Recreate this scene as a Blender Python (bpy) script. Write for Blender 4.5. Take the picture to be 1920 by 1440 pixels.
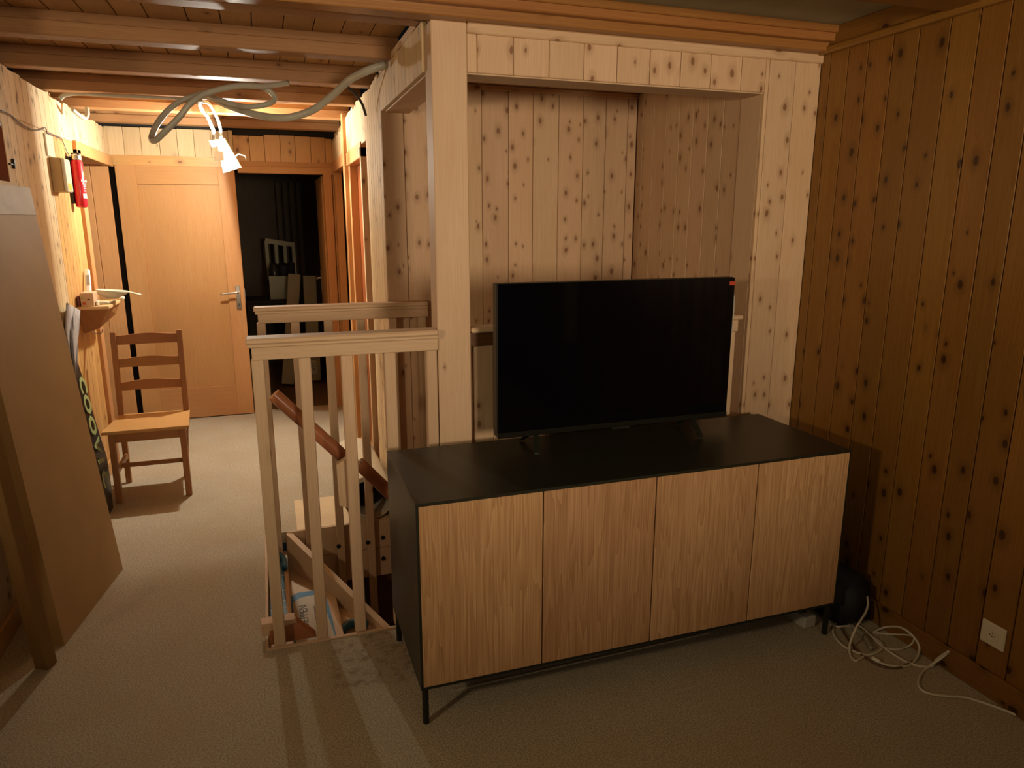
import bpy, bmesh, math, random
from mathutils import Vector, Matrix, Euler
rnd = random.Random(7)
D = bpy.data; SC = bpy.context.scene; COL = SC.collection
for o in list(D.objects): D.objects.remove(o)

# ---------------------------------------------------------------- camera, world, light, exposure
YAW, PITCH, FPX, CH = 0.3278, 0.2233, 1336.9, 1.65
cam = D.cameras.new('camera'); cam.sensor_width = 36; cam.lens = FPX / 1920 * 36; cam.clip_start = .02
co = D.objects.new('camera', cam); COL.objects.link(co)
co.location = (0, 0, CH); co.rotation_euler = (math.pi / 2 - PITCH, 0, -YAW)
SC.camera = co
w = D.worlds.new('World'); SC.world = w; w.use_nodes = True
w.node_tree.nodes['Background'].inputs[0].default_value = (.30, .30, .34, 1)
w.node_tree.nodes['Background'].inputs[1].default_value = .01
SC.view_settings.view_transform = 'Standard'; SC.view_settings.look = 'None'
SC.view_settings.gamma = 1; SC.view_settings.use_curve_mapping = False
SC.view_settings.exposure = 0.0

def point(name, loc, e, col, r):
    l = D.lights.new(name, 'POINT'); l.energy = e; l.color = col; l.shadow_soft_size = r
    o = D.objects.new(name, l); COL.objects.link(o); o.location = loc; return o
LAMP = Vector((-.215, 5.38, 2.085))
HALL_COL = (1.0, .94, .79); ROOM_COL = (1.0, .74, .46); REAR_COL = (1.0, .77, .52)
def spot(name, loc, aim, e, col, r, ang, blend):
    l = D.lights.new(name, 'SPOT'); l.energy = e; l.color = col; l.shadow_soft_size = r; l.spot_size = math.radians(ang); l.spot_blend = blend
    o = D.objects.new(name, l); COL.objects.link(o); o.location = loc
    o.rotation_euler = (Vector(aim) - Vector(loc)).to_track_quat('-Z', 'Y').to_euler(); return o
spot('room_lamp_light', (-1.9, .55, 1.75), (1.3, 2.7, 2.25), 95, ROOM_COL, .10, 120, 1.0)
spot('rear_lamp_light', (.95, -1.9, 1.72), (1.2, 2.7, 2.75), 430, REAR_COL, .30, 78, 1.0)

# camera helpers used only to turn measured photo points into world points
_cy, _sy, _cp, _sp = math.cos(YAW), math.sin(YAW), math.cos(PITCH), math.sin(PITCH)
_R = Vector((_cy, -_sy, 0)); _F = Vector((_sy * _cp, _cy * _cp, -_sp)); _U = _R.cross(_F)
def ray(x, y): return _R * ((x - 960) / FPX) + _U * (-(y - 720) / FPX) + _F
C0 = Vector((0, 0, CH))
def fl(x, y, z=0): r = ray(x, y); return C0 + r * ((z - CH) / r.z)
def aY(x, y, Y): r = ray(x, y); return C0 + r * (Y / r.y)
def aX(x, y, X): r = ray(x, y); return C0 + r * (X / r.x)

# ---------------------------------------------------------------- materials
def nodes(name):
    m = D.materials.new(name); m.use_nodes = True; nt = m.node_tree
    return m, nt, nt.nodes, nt.links, nt.nodes['Principled BSDF']
def mixrgb(N, L, fac, a, b, mode='MIX'):
    n = N.new('ShaderNodeMix'); n.data_type = 'RGBA'; n.blend_type = mode
    for s, v in ((0, fac), (6, a), (7, b)):
        if isinstance(v, (tuple, list)): n.inputs[s].default_value = (*v, 1) if len(v) == 3 else v
        elif isinstance(v, (int, float)): n.inputs[s].default_value = v
        else: L.new(v, n.inputs[s])
    return n.outputs[2]
def mrange(N, L, v, a, b, c=0, d=1, smooth=True):
    n = N.new('ShaderNodeMapRange'); n.interpolation_type = 'SMOOTHSTEP' if smooth else 'LINEAR'
    L.new(v, n.inputs[0])
    for i, q in enumerate((a, b, c, d)): n.inputs[i + 1].default_value = q
    return n.outputs[0]
def math_(N, L, op, a, b=None):
    n = N.new('ShaderNodeMath'); n.operation = op
    for i, v in enumerate((a, b)):
        if v is None: continue
        if isinstance(v, (int, float)): n.inputs[i].default_value = v
        else: L.new(v, n.inputs[i])
    return n.outputs[0]
_mc = {}
def wood(name, light, dark, axis='Z', knots=0.0, rough=.5, knotcol=(.12, .05, .02), vary=.16, bump=.12, ring=.35, spec=.4, kscale=1.0):
    key = name + axis
    if key in _mc: return _mc[key]
    m, nt, N, L, P = nodes(key)
    tc = N.new('ShaderNodeTexCoord'); oi = N.new('ShaderNodeObjectInfo')
    sep = N.new('ShaderNodeSeparateXYZ'); L.new(tc.outputs['Object'], sep.inputs[0])
    ix = {'X': (0, 1, 2), 'Y': (1, 0, 2), 'Z': (2, 0, 1)}[axis]
    along = sep.outputs[ix[0]]; a1 = sep.outputs[ix[1]]; a2 = sep.outputs[ix[2]]
    across = math_(N, L, 'ADD', a1, math_(N, L, 'MULTIPLY', a2, .93))
    rr = oi.outputs['Random']
    al = math_(N, L, 'ADD', along, math_(N, L, 'MULTIPLY', rr, 37.3))
    ac = math_(N, L, 'ADD', across, math_(N, L, 'MULTIPLY', rr, 11.7))
    def vec(sa, sb, dz=0.0):
        c = N.new('ShaderNodeCombineXYZ')
        L.new(math_(N, L, 'MULTIPLY', ac, sa), c.inputs[0]); L.new(math_(N, L, 'MULTIPLY', al, sb), c.inputs[1])
        return c.outputs[0]
    kn = None
    if knots > 0:
        vo = N.new('ShaderNodeTexVoronoi'); vo.voronoi_dimensions = '2D'; vo.inputs['Scale'].default_value = 1
        nz = N.new('ShaderNodeTexNoise'); nz.noise_dimensions = '2D'; nz.inputs['Scale'].default_value = 3; L.new(vec(6, 4), nz.inputs['Vector'])
        vm = N.new('ShaderNodeVectorMath'); vm.operation = 'MULTIPLY_ADD'
        L.new(nz.outputs['Color'], vm.inputs[0]); vm.inputs[1].default_value = (.10, .10, 0); L.new(vec(13 * kscale, 7.5 * kscale), vm.inputs[2])
        L.new(vm.outputs[0], vo.inputs['Vector'])
        sc = N.new('ShaderNodeSeparateColor'); L.new(vo.outputs['Color'], sc.inputs[0])
        pres = mrange(N, L, sc.outputs[0], 1 - knots, 1 - knots + .02)
        size = math_(N, L, 'MULTIPLY_ADD', sc.outputs[1], .09); size.node.inputs[2].default_value = .045
        dn = math_(N, L, 'DIVIDE', vo.outputs['Distance'], size)
        core = math_(N, L, 'MULTIPLY', mrange(N, L, dn, .75, 1.35, 1, 0), pres)
        halo = math_(N, L, 'MULTIPLY', mrange(N, L, dn, 1.0, 4.2, 1, 0), pres)
        kn = (core, halo)
    n1 = N.new('ShaderNodeTexNoise'); n1.noise_dimensions = '2D'; n1.inputs['Scale'].default_value = 1; n1.inputs['Detail'].default_value = 3
    L.new(vec(230, 3.0), n1.inputs['Vector'])
    n2 = N.new('ShaderNodeTexNoise'); n2.noise_dimensions = '2D'; n2.inputs['Scale'].default_value = 1; n2.inputs['Detail'].default_value = 2
    L.new(vec(15, .9), n2.inputs['Vector'])
    fr = math_(N, L, 'FRACT', math_(N, L, 'MULTIPLY', n2.outputs[0], 9.0))
    rg = mrange(N, L, fr, .0, 1.0, 0, 1, False)
    f = math_(N, L, 'ADD', math_(N, L, 'MULTIPLY', mrange(N, L, n1.outputs[0], .3, .7), .5), math_(N, L, 'MULTIPLY', rg, ring))
    f = math_(N, L, 'MULTIPLY', f, .8)
    col = mixrgb(N, L, f, light, dark)
    n3 = N.new('ShaderNodeTexNoise'); n3.noise_dimensions = '2D'; n3.inputs['Scale'].default_value = 1; L.new(vec(4, 1.3), n3.inputs['Vector'])
    col = mixrgb(N, L, math_(N, L, 'MULTIPLY', mrange(N, L, n3.outputs[0], .35, .75), .35), col, dark)
    if kn:
        col = mixrgb(N, L, math_(N, L, 'MULTIPLY', kn[1], .42), col, tuple(.45 * d + .4 * k for d, k in zip(dark, knotcol)))
        col = mixrgb(N, L, math_(N, L, 'MULTIPLY', kn[0], .85), col, knotcol)
    hv = N.new('ShaderNodeHueSaturation'); L.new(col, hv.inputs['Color'])
    L.new(math_(N, L, 'ADD', 1 - vary * .6, math_(N, L, 'MULTIPLY', math_(N, L, 'FRACT', math_(N, L, 'MULTIPLY', rr, 7.77)), vary)), hv.inputs['Value'])
    L.new(math_(N, L, 'ADD', .4965, math_(N, L, 'MULTIPLY', math_(N, L, 'FRACT', math_(N, L, 'MULTIPLY', rr, 3.3)), .007)), hv.inputs['Hue'])
    L.new(hv.outputs[0], P.inputs['Base Color'])
    P.inputs['Roughness'].default_value = rough; P.inputs['Specular IOR Level'].default_value = spec
    bp = N.new('ShaderNodeBump'); bp.inputs['Strength'].default_value = bump; bp.inputs['Distance'].default_value = .002
    L.new(f, bp.inputs['Height']); L.new(bp.outputs[0], P.inputs['Normal'])
    _mc[key] = m; return m
def plain(name, col, rough=.5, metal=0, noise=0.0, scale=40, bump=0.0, spec=.5, emit=None, es=0, coat=0):
    if name in _mc: return _mc[name]
    m, nt, N, L, P = nodes(name)
    P.inputs['Base Color'].default_value = (*col, 1); P.inputs['Roughness'].default_value = rough
    P.inputs['Metallic'].default_value = metal; P.inputs['Specular IOR Level'].default_value = spec
    P.inputs['Coat Weight'].default_value = coat
    tc = N.new('ShaderNodeTexCoord'); nz = N.new('ShaderNodeTexNoise'); nz.inputs['Scale'].default_value = scale; nz.inputs['Detail'].default_value = 4
    L.new(tc.outputs['Object'], nz.inputs['Vector'])
    if noise:
        L.new(mixrgb(N, L, mrange(N, L, nz.outputs[0], .3, .7), tuple(c * (1 - noise) for c in col), tuple(min(1, c * (1 + noise)) for c in col)), P.inputs['Base Color'])
    if bump:
        bp = N.new('ShaderNodeBump'); bp.inputs['Strength'].default_value = bump; bp.inputs['Distance'].default_value = .003
        L.new(nz.outputs[0], bp.inputs['Height']); L.new(bp.outputs[0], P.inputs['Normal'])
    if emit: P.inputs['Emission Color'].default_value = (*emit, 1); P.inputs['Emission Strength'].default_value = es
    _mc[name] = m; return m

def pine(ax='Z'): return wood('fresh_pine', (.66, .47, .30), (.54, .34, .19), ax, knots=.5, rough=.55, knotcol=(.20, .09, .035), ring=.3, kscale=1.2)
def pineclean(ax='Z'): return wood('clean_pine', (.66, .48, .32), (.55, .36, .21), ax, knots=.07, rough=.6, knotcol=(.22, .10, .05), ring=.3)
def oldpine(ax='Z'): return wood('aged_pine', (.66, .40, .155), (.50, .255, .075), ax, knots=.24, rough=.42, knotcol=(.17, .065, .02), ring=.3)
def palepine(ax='Z'): return wood('unsanded_pine', (.70, .54, .33), (.55, .38, .19), ax, knots=.26, rough=.7, knotcol=(.16, .09, .05), ring=.3)
def stained(ax='Z'): return wood('stained_pine', (.26, .122, .024), (.175, .072, .012), ax, knots=.52, rough=.33, knotcol=(.030, .011, .005), vary=.30, ring=.3, spec=.35, kscale=.95)
def doorwood(ax='Z'): return wood('larch_door', (.56, .30, .125), (.46, .22, .08), ax, knots=.0, rough=.5, vary=.12, ring=.35, spec=.25)
def beamwood(ax='X'): return wood('ceiling_timber', (.37, .195, .08), (.27, .125, .045), ax, knots=.14, rough=.55, knotcol=(.11, .04, .015), ring=.3)
def plankwood(ax='Y'): return wood('ceiling_plank', (.52, .32, .14), (.40, .21, .08), ax, knots=.22, rough=.6, knotcol=(.14, .06, .02), ring=.3)
def beamorange(ax='X'): return wood('varnished_beam', (.34, .155, .045), (.26, .10, .028), ax, knots=.10, rough=.36, knotcol=(.12, .04, .012), ring=.3)
def oak(ax='Z'): return wood('oak_veneer', (.62, .385, .20), (.33, .165, .07), ax, knots=.025, rough=.42, knotcol=(.22, .10, .04), vary=.16, ring=.6, kscale=.6)
def chairwood(ax='Z'): return wood('chair_pine', (.40, .185, .068), (.30, .12, .04), ax, knots=.05, rough=.4, vary=.08, ring=.35)
def railwood(ax='Z'): return wood('handrail_beech', (.42, .17, .075), (.33, .12, .05), ax, knots=0, rough=.25, vary=.05, ring=.2, spec=.6)
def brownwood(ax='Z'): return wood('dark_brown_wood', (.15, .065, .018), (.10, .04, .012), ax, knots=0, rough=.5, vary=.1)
def reddoor(ax='Z'): return wood('red_brown_door', (.30, .085, .028), (.24, .06, .02), ax, knots=0, rough=.4, vary=.06)
BLACK = plain('black_metal', (.012, .014, .010), .42, 0, spec=.35)
BLACKTOP = plain('matt_black_lacquer', (.017, .017, .010), .38, 0, spec=.4)
WHITEP = plain('white_plastic', (.72, .70, .62), .35)
CREAM = plain('cream_plastic', (.66, .60, .44), .4)
GREYP = plain('grey_conduit', (.40, .40, .34), .35, noise=.08, scale=8)
CABLE = plain('white_cable', (.62, .57, .46), .45)
BROWNHOSE = plain('brown_cable', (.13, .07, .03), .5)
METAL = plain('brushed_metal', (.62, .60, .55), .3, 1)
STEEL = plain('galvanised_steel', (.60, .62, .62), .3, 1)
BLUE = plain('blue_tape', (.025, .155, .30), .4, noise=.12, scale=30)
PAPER = plain('builders_paper', (.50, .44, .34), .7, noise=.06, scale=20)
INK = plain('black_ink', (.02, .02, .02), .6)
RED = plain('red_paint', (.58, .015, .03), .28, coat=.3)
YELLOW = plain('yellow_label', (.85, .48, .01), .5)
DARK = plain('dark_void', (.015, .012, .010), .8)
RAG = plain('grey_linen', (.34, .31, .30), .9, noise=.18, scale=220, bump=.4)
NAVY = plain('black_fabric', (.008, .008, .012), .75, noise=.3, scale=90)
CARD = plain('brown_cardboard', (.36, .225, .085), .65, noise=.05, scale=5, bump=.05)
PLASTER = plain('painted_ceiling', (.34, .31, .20), .8, noise=.06, scale=7)
GREEN = plain('pale_green_print', (.30, .38, .16), .5)

def carpet():
    m, nt, N, L, P = nodes('loop_carpet')
    tc = N.new('ShaderNodeTexCoord'); n1 = N.new('ShaderNodeTexNoise'); n1.inputs['Scale'].default_value = 170; n1.inputs['Detail'].default_value = 3
    L.new(tc.outputs['Object'], n1.inputs['Vector'])
    n2 = N.new('ShaderNodeTexNoise'); n2.inputs['Scale'].default_value = 3.5; n2.inputs['Detail'].default_value = 5; L.new(tc.outputs['Object'], n2.inputs['Vector'])
    c = mixrgb(N, L, mrange(N, L, n1.outputs[0], .32, .68), (.33, .285, .21), (.56, .50, .385))
    c = mixrgb(N, L, mrange(N, L, n2.outputs[0], .3, .75, 0, .35), c, (.40, .30, .19))
    # flattened, stained patch where furniture used to stand, by the stair opening
    sp = N.new('ShaderNodeSeparateXYZ'); L.new(tc.outputs['Object'], sp.inputs[0])
    n3 = N.new('ShaderNodeTexNoise'); n3.inputs['Scale'].default_value = 26; n3.inputs['Detail'].default_value = 5; L.new(tc.outputs['Object'], n3.inputs['Vector'])
    yy = math_(N, L, 'ADD', sp.outputs[1], math_(N, L, 'MULTIPLY', n3.outputs[0], .05))
    a = math_(N, L, 'MULTIPLY', mrange(N, L, yy, 2.33, 2.40), mrange(N, L, yy, 2.72, 2.74, 1, 0))
    a = math_(N, L, 'MULTIPLY', a, mrange(N, L, sp.outputs[0], .08, .16))
    b = math_(N, L, 'MULTIPLY', a, mrange(N, L, n3.outputs[0], .45, .72, .15, .8))
    c = mixrgb(N, L, b, c, (.20, .155, .11))
    L.new(c, P.inputs['Base Color']); P.inputs['Roughness'].default_value = .95; P.inputs['Specular IOR Level'].default_value = .1
    bp = N.new('ShaderNodeBump'); bp.inputs['Strength'].default_value = .7; bp.inputs['Distance'].default_value = .006
    L.new(n1.outputs[0], bp.inputs['Height']); L.new(bp.outputs[0], P.inputs['Normal'])
    return m
CARPET = carpet()

# ---------------------------------------------------------------- builders
def link(o, parent, loc):
    COL.objects.link(o)
    if parent is not None:
        o.parent = parent; o.location = Vector(loc) - WL[parent.name]
    else: o.location = loc
    WL[o.name] = Vector(loc); return o
WL = {}
def meta(o, label=None, cat=None, group=None, kind=None):
    if label: o['label'] = label
    if cat: o['category'] = cat
    if group: o['group'] = group
    if kind: o['kind'] = kind
    return o
def empty(name, loc, label=None, cat=None, group=None, kind=None, parent=None):
    o = D.objects.new(name, None); o.empty_display_size = .05
    link(o, parent, loc); return meta(o, label, cat, group, kind)
_bx = {}
def boxmesh(sx, sy, sz, bev, mat):
    k = (round(sx, 4), round(sy, 4), round(sz, 4), bev, mat.name)
    if k in _bx: return _bx[k]
    bm = bmesh.new(); bmesh.ops.create_cube(bm, size=1)
    bmesh.ops.scale(bm, vec=(sx, sy, sz), verts=bm.verts)
    if bev: bmesh.ops.bevel(bm, geom=bm.edges[:], offset=min(bev, .3 * min(sx, sy, sz)), segments=1, affect='EDGES')
    me = D.meshes.new('box'); bm.to_mesh(me); bm.free(); me.materials.append(mat); _bx[k] = me; return me
def box(name, x0, x1, y0, y1, z0, z1, mat, parent=None, bev=.0015, label=None):
    me = boxmesh(x1 - x0, y1 - y0, z1 - z0, bev, mat)
    o = D.objects.new(name, me); link(o, parent, ((x0 + x1) / 2, (y0 + y1) / 2, (z0 + z1) / 2))
    return meta(o, label)
def meshobj(name, verts, faces, mat, parent=None, smooth=False, origin=None, label=None):
    vs = [Vector(v) for v in verts]
    if origin is None: origin = sum(vs, Vector()) / len(vs)
    origin = Vector(origin)
    me = D.meshes.new(name); me.from_pydata([tuple(v - origin) for v in vs], [], faces)
    bm = bmesh.new(); bm.from_mesh(me); bmesh.ops.recalc_face_normals(bm, faces=bm.faces); bm.to_mesh(me); bm.free()
    me.materials.append(mat)
    if smooth: me.polygons.foreach_set('use_smooth', [True] * len(me.polygons))
    o = D.objects.new(name, me); link(o, parent, origin); return meta(o, label)
def prism(name, poly, ext, mat, parent=None, label=None):
    n = len(poly); vs = [Vector(p) for p in poly] + [Vector(p) + Vector(ext) for p in poly]
    fs = [tuple(range(n)), tuple(range(2 * n - 1, n - 1, -1))] + [(i, (i + 1) % n, n + (i + 1) % n, n + i) for i in range(n)]
    return meshobj(name, vs, fs, mat, parent, label=label)
def stick(name, p0, p1, w, h, mat, parent=None, up=(0, 0, 1), label=None, bev=.0015):
    p0 = Vector(p0); p1 = Vector(p1); d = (p1 - p0); ln = d.length; d.normalize()
    u = Vector(up); s = d.cross(u)
    if s.length < 1e-3: s = d.cross(Vector((0, 1, 0)))
    s.normalize(); u = s.cross(d)
    me = boxmesh(w, h, ln, bev, mat)
    o = D.objects.new(name, me); link(o, parent, (p0 + p1) / 2)
    o.rotation_euler = Matrix((s, u, -d)).transposed().to_euler() if Matrix((s, u, -d)).determinant() > 0 else Matrix((s, u, d)).transposed().to_euler()
    return meta(o, label)
def catmull(pts, seg=8):
    P = [Vector(p) for p in pts]; P = [2 * P[0] - P[1]] + P + [2 * P[-1] - P[-2]]; out = []
    for i in range(1, len(P) - 2):
        a, b, c, d = P[i - 1:i + 3]
        for k in range(seg):
            t = k / seg
            out.append(.5 * ((2 * b) + (c - a) * t + (2 * a - 5 * b + 4 * c - d) * t * t + (3 * b - a - 3 * c + d) * t ** 3))
    out.append(P[-2]); return out
def tube(name, pts, r, mat, parent=None, smoothp=True, sides=8, seg=8, label=None):
    P = catmull(pts, seg) if smoothp and len(pts) > 2 else [Vector(p) for p in pts]
    vs = []; fs = []; up = Vector((0, 0, 1)); prev = None
    for i, p in enumerate(P):
        t = (P[min(i + 1, len(P) - 1)] - P[max(i - 1, 0)]).normalized()
        if prev is None:
            s = t.cross(up if abs(t.z) < .9 else Vector((1, 0, 0))).normalized()
        else:
            s = (prev - t * prev.dot(t)).normalized()
        prev = s; u = t.cross(s)
        for k in range(sides):
            a = 2 * math.pi * k / sides; vs.append(p + (s * math.cos(a) + u * math.sin(a)) * r)
    for i in range(len(P) - 1):
        for k in range(sides):
            k2 = (k + 1) % sides; fs.append((i * sides + k, i * sides + k2, (i + 1) * sides + k2, (i + 1) * sides + k))
    fs.append(tuple(range(sides))); fs.append(tuple(len(vs) - 1 - k for k in range(sides)))
    return meshobj(name, vs, fs, mat, parent, smooth=True, label=label)
def lathe(name, base, axis, prof, mat, parent=None, n=20, label=None):
    base = Vector(base); ax = Vector(axis).normalized(); s = ax.orthogonal().normalized(); u = ax.cross(s)
    vs = []; fs = []
    for r, h in prof:
        for k in range(n):
            a = 2 * math.pi * k / n; vs.append(base + ax * h + (s * math.cos(a) + u * math.sin(a)) * max(r, 1e-4))
    for i in range(len(prof) - 1):
        for k in range(n):
            k2 = (k + 1) % n; fs.append((i * n + k, i * n + k2, (i + 1) * n + k2, (i + 1) * n + k))
    fs.append(tuple(range(n))); fs.append(tuple(len(vs) - 1 - k for k in range(n)))
    o = meshobj(name, vs, fs, mat, parent, smooth=False, origin=base, label=label)
    me = o.data
    me.polygons.foreach_set('use_smooth', [len(p.vertices) == 4 for p in me.polygons]); me.set_sharp_from_angle(angle=math.radians(40))
    return o
def text(name, s, loc, size, right, up, mat, parent, ext=.0004, align='CENTER', sx=1, off=0):
    c = D.curves.new('t', 'FONT'); c.body = s; c.size = size; c.extrude = ext; c.align_x = align; c.align_y = 'CENTER'; c.resolution_u = 2; c.offset = off
    t = D.objects.new('tmp', c); COL.objects.link(t); bpy.context.view_layer.update()
    me = D.meshes.new_from_object(t.evaluated_get(bpy.context.evaluated_depsgraph_get()))
    D.objects.remove(t); me.materials.clear(); me.materials.append(mat)
    R = Vector(right).normalized(); U = Vector(up).normalized(); Nn = R.cross(U)
    M = Matrix((R * sx, U, Nn)).transposed().to_4x4(); me.transform(M)
    o = D.objects.new(name, me); link(o, parent, loc); return o

def boards(parent, axis, fixed, thick, a0, a1, width, z0, z1, mat, opens=(), jag=0.0, name='board', gap=.0012, jagb=0.0, bev=.002):
    """vertical tongue-and-groove boards on a plane; axis 'X': wall runs in X at Y=fixed (front) .. fixed+thick; axis 'Y' the same in Y"""
    a = a0
    while a < a1 - .004:
        b = min(a + width * (1 + rnd.uniform(-.04, .04)), a1)
        if a1 - b < width * .25: b = a1
        mid = (a + b) / 2; segs = [(z0, z1 + (rnd.uniform(-jag, jag) if jag else 0))]
        for (o0, o1, q0, q1) in opens:
            if o0 < mid < o1:
                ns = []
                for s0, s1 in segs:
                    if q1 <= s0 or q0 >= s1: ns.append((s0, s1)); continue
                    if q0 > s0 + .01: ns.append((s0, q0))
                    if q1 < s1 - .01: ns.append((q1, s1))
                segs = ns
        f0, f1 = sorted((fixed, fixed + thick))
        for s0, s1 in segs:
            if axis == 'X': box(name, a + gap, b - gap, f0, f1, s0, s1, mat, parent, bev)
            else: box(name, f0, f1, a + gap, b - gap, s0, s1, mat, parent, bev)
        a = b

# ================================================================ SETTING
# floor with the stair opening
OX0, OX1, OY0, OY1 = -.10, 2.05, 2.70, 3.82
bm = bmesh.new()
for x0, x1, y0, y1 in ((-3.0, OX0, -2.6, 6.6), (OX0, 2.34, -2.6, OY0), (OX0, 2.34, OY1, 6.6), (OX1, 2.34, OY0, OY1)):
    bmesh.ops.create_cube(bm, size=1, matrix=Matrix.LocRotScale(Vector(((x0 + x1) / 2, (y0 + y1) / 2, -.03)), None, Vector((x1 - x0, y1 - y0, .06))))
me = D.meshes.new('floor'); bm.to_mesh(me); bm.free(); me.materials.append(CARPET)
fo = D.objects.new('floor', me); link(fo, None, (0, 0, 0)); meta(fo, 'beige loop pile carpet floor with worn patch by stair opening', kind='structure')
box('edge_strip', OX0 - .01, .62, 2.685, 2.70, -.04, .006, pineclean('X'), fo, label='pale wooden strip edging the stair opening')
box('edge_strip', OX0 - .012, OX0, 2.70, 3.82, -.04, .004, pineclean('Y'), fo)
stick('carpet_seam', (.52, 2.215, .001), (1.62, 2.235, .001), .010, .005, CARPET, fo, label='raised seam in the carpet')

def wallmesh(name, x0, x1, y0, y1, z0, z1, mat, label=None, holes=None):
    o = box(name, x0, x1, y0, y1, z0, z1, mat, None, 0); meta(o, label, kind='structure'); return o

# right wall (dark stained)
wr = wallmesh('wall_right', 2.352, 2.42, -2.6, 2.72, 0, 2.5, brownwood(), 'dark stained knotty pine board wall')
ys = [2.705, 2.650, 2.549, 2.445, 2.323, 2.205, 2.076, 1.963, 1.854, 1.753]
while ys[-1] > -2.55: ys.append(ys[-1] - .114)
for i in range(len(ys) - 1):
    box('board', 2.332, 2.352, ys[i + 1] + .0022, ys[i] - .0022, .02, 2.4, stained(), wr, .0012)
bb = box('baseboard_right', 2.318, 2.333, -2.6, 2.70, 0, .095, stained('Y'), None, .003); meta(bb, kind='structure')
tr = empty('trim_1', (2.32, 0, 2.39), 'dark stained cornice along the right wall', kind='structure')
box('moulding', 2.295, 2.332, -2.6, 2.70, 2.345, 2.375, stained('Y'), tr, .008)
box('moulding', 2.305, 2.332, -2.6, 2.70, 2.375, 2.445, stained('Y'), tr, .003)

# back wall with the niche (plane Y = 2.70)
wb = empty('wall_back', (1.5, 2.72, 0), 'fresh light pine board wall framing the niche', kind='structure')
box('backing', 2.049, 2.352, 2.722, 2.86, 0, 2.40, pineclean(), wb, 0)
box('backing', .745, 2.049, 2.722, 2.85, 2.187, 2.40, pineclean(), wb, 0)
gx = [.745, .7845, .925, 1.068, 1.213, 1.354, 1.499, 1.639, 1.780, 1.929, 2.049]
for i in range(len(gx) - 1): box('board', gx[i] + .001, gx[i + 1] - .001, 2.702, 2.722, 2.185, 2.35, pine(), wb, .0025)
for a, b in ((2.049, 2.068), (2.068, 2.201), (2.201, 2.332)): box('board', a + .001, b - .001, 2.702, 2.722, .0, 2.35, pine(), wb, .0025)
box('moulding', .745, 2.332, 2.690, 2.704, 2.315, 2.352, pine('X'), wb, .006)
box('soffit_board', .745, 2.049, 2.712, 2.850, 2.180, 2.187, pineclean('X'), wb, .001)
xx = .76
while xx < 2.0:
    box('tongue', xx, xx + .030, 2.850, 2.862, 2.183, 2.190, pineclean('X'), wb, 0); xx += .042

# niche walls
wn = wallmesh('wall_niche_back', .63, 2.07, 3.842, 3.90, -2.6, 2.42, pineclean(), 'light pine boards at the back of the niche')
gb = [.60, .714, .845, .985, 1.131, 1.281, 1.4215, 1.572, 1.719, 1.856, 1.993, 2.05]
for i in range(len(gb) - 1): box('board', gb[i] + .0012, gb[i + 1] - .0012, 3.822, 3.842, 0, 2.352, pine(), wn, .0025)
box('moulding', .745, 2.05, 3.808, 3.822, 2.325, 2.352, pine('X'), wn, .004)
wnr = wallmesh('wall_niche_right', 2.072, 2.12, 2.86, 3.84, -2.6, 2.42, pineclean(), 'light pine boards on the right side of the niche')
gr = [2.86, 2.865, 2.99, 3.10, 3.244, 3.372, 3.4, 3.565, 3.69, 3.822]
gr = [2.735, 2.865, 2.99, 3.115, 3.244, 3.372, 3.50, 3.63, 3.75, 3.822]
box('backing', 2.072, 2.10, 2.735, 2.86, 0, 2.18, pineclean(), wnr, 0)
for i in range(len(gr) - 1): box('board', 2.052, 2.072, gr[i] + .0012, gr[i + 1] - .0012, -.3, 2.352, pine(), wnr, .0025)
cn = wallmesh('ceiling_niche', .60, 2.12, 2.85, 3.84, 2.372, 2.40, pineclean('Y'), 'board ceiling over the niche')
xx = .75
while xx < 2.05:
    box('board', xx + .001, min(xx + .14, 2.05) - .001, 2.852, 3.822, 2.353, 2.372, pine('Y'), cn, .002); xx += .14

# stairwell below floor level
sw = empty('wall_stairwell', (.5, 3.3, -1.3), 'stairwell walls below floor level', kind='structure')
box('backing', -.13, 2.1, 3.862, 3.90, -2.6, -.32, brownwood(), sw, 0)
box('backing', -.13, -.102, 2.70, 3.86, -2.6, -.06, pineclean(), sw, 0)
box('backing', -.13, 2.1, 2.66, 2.699, -2.6, -.06, pineclean('X'), sw, 0)
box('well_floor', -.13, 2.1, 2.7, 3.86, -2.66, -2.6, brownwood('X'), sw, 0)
box('plank', .0, 2.05, 3.806, 3.8195, -.162, .003, pineclean('X'), sw, .002, label='pale fascia plank with black bolts below far railing')
box('plank', .0, 2.05, 3.806, 3.8195, -.335, -.165, pineclean('X'), sw, .002)
for px, py in ((718, 1008), (719, 1047)):
    p = aY(px, py, 3.806); lathe('bolt', p, (0, -1, 0), [(.013, -.01), (.013, .004), (.008, .006)], BLACK, sw, 12)
ply = box('plywood_floor', .055, .60, 3.8205, 4.268, -.02, .004, wood('birch_ply', (.74, .60, .38), (.62, .45, .25), 'X', knots=.05, rough=.6), fo, .001, label='bare light plywood patch beside the opening')

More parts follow.
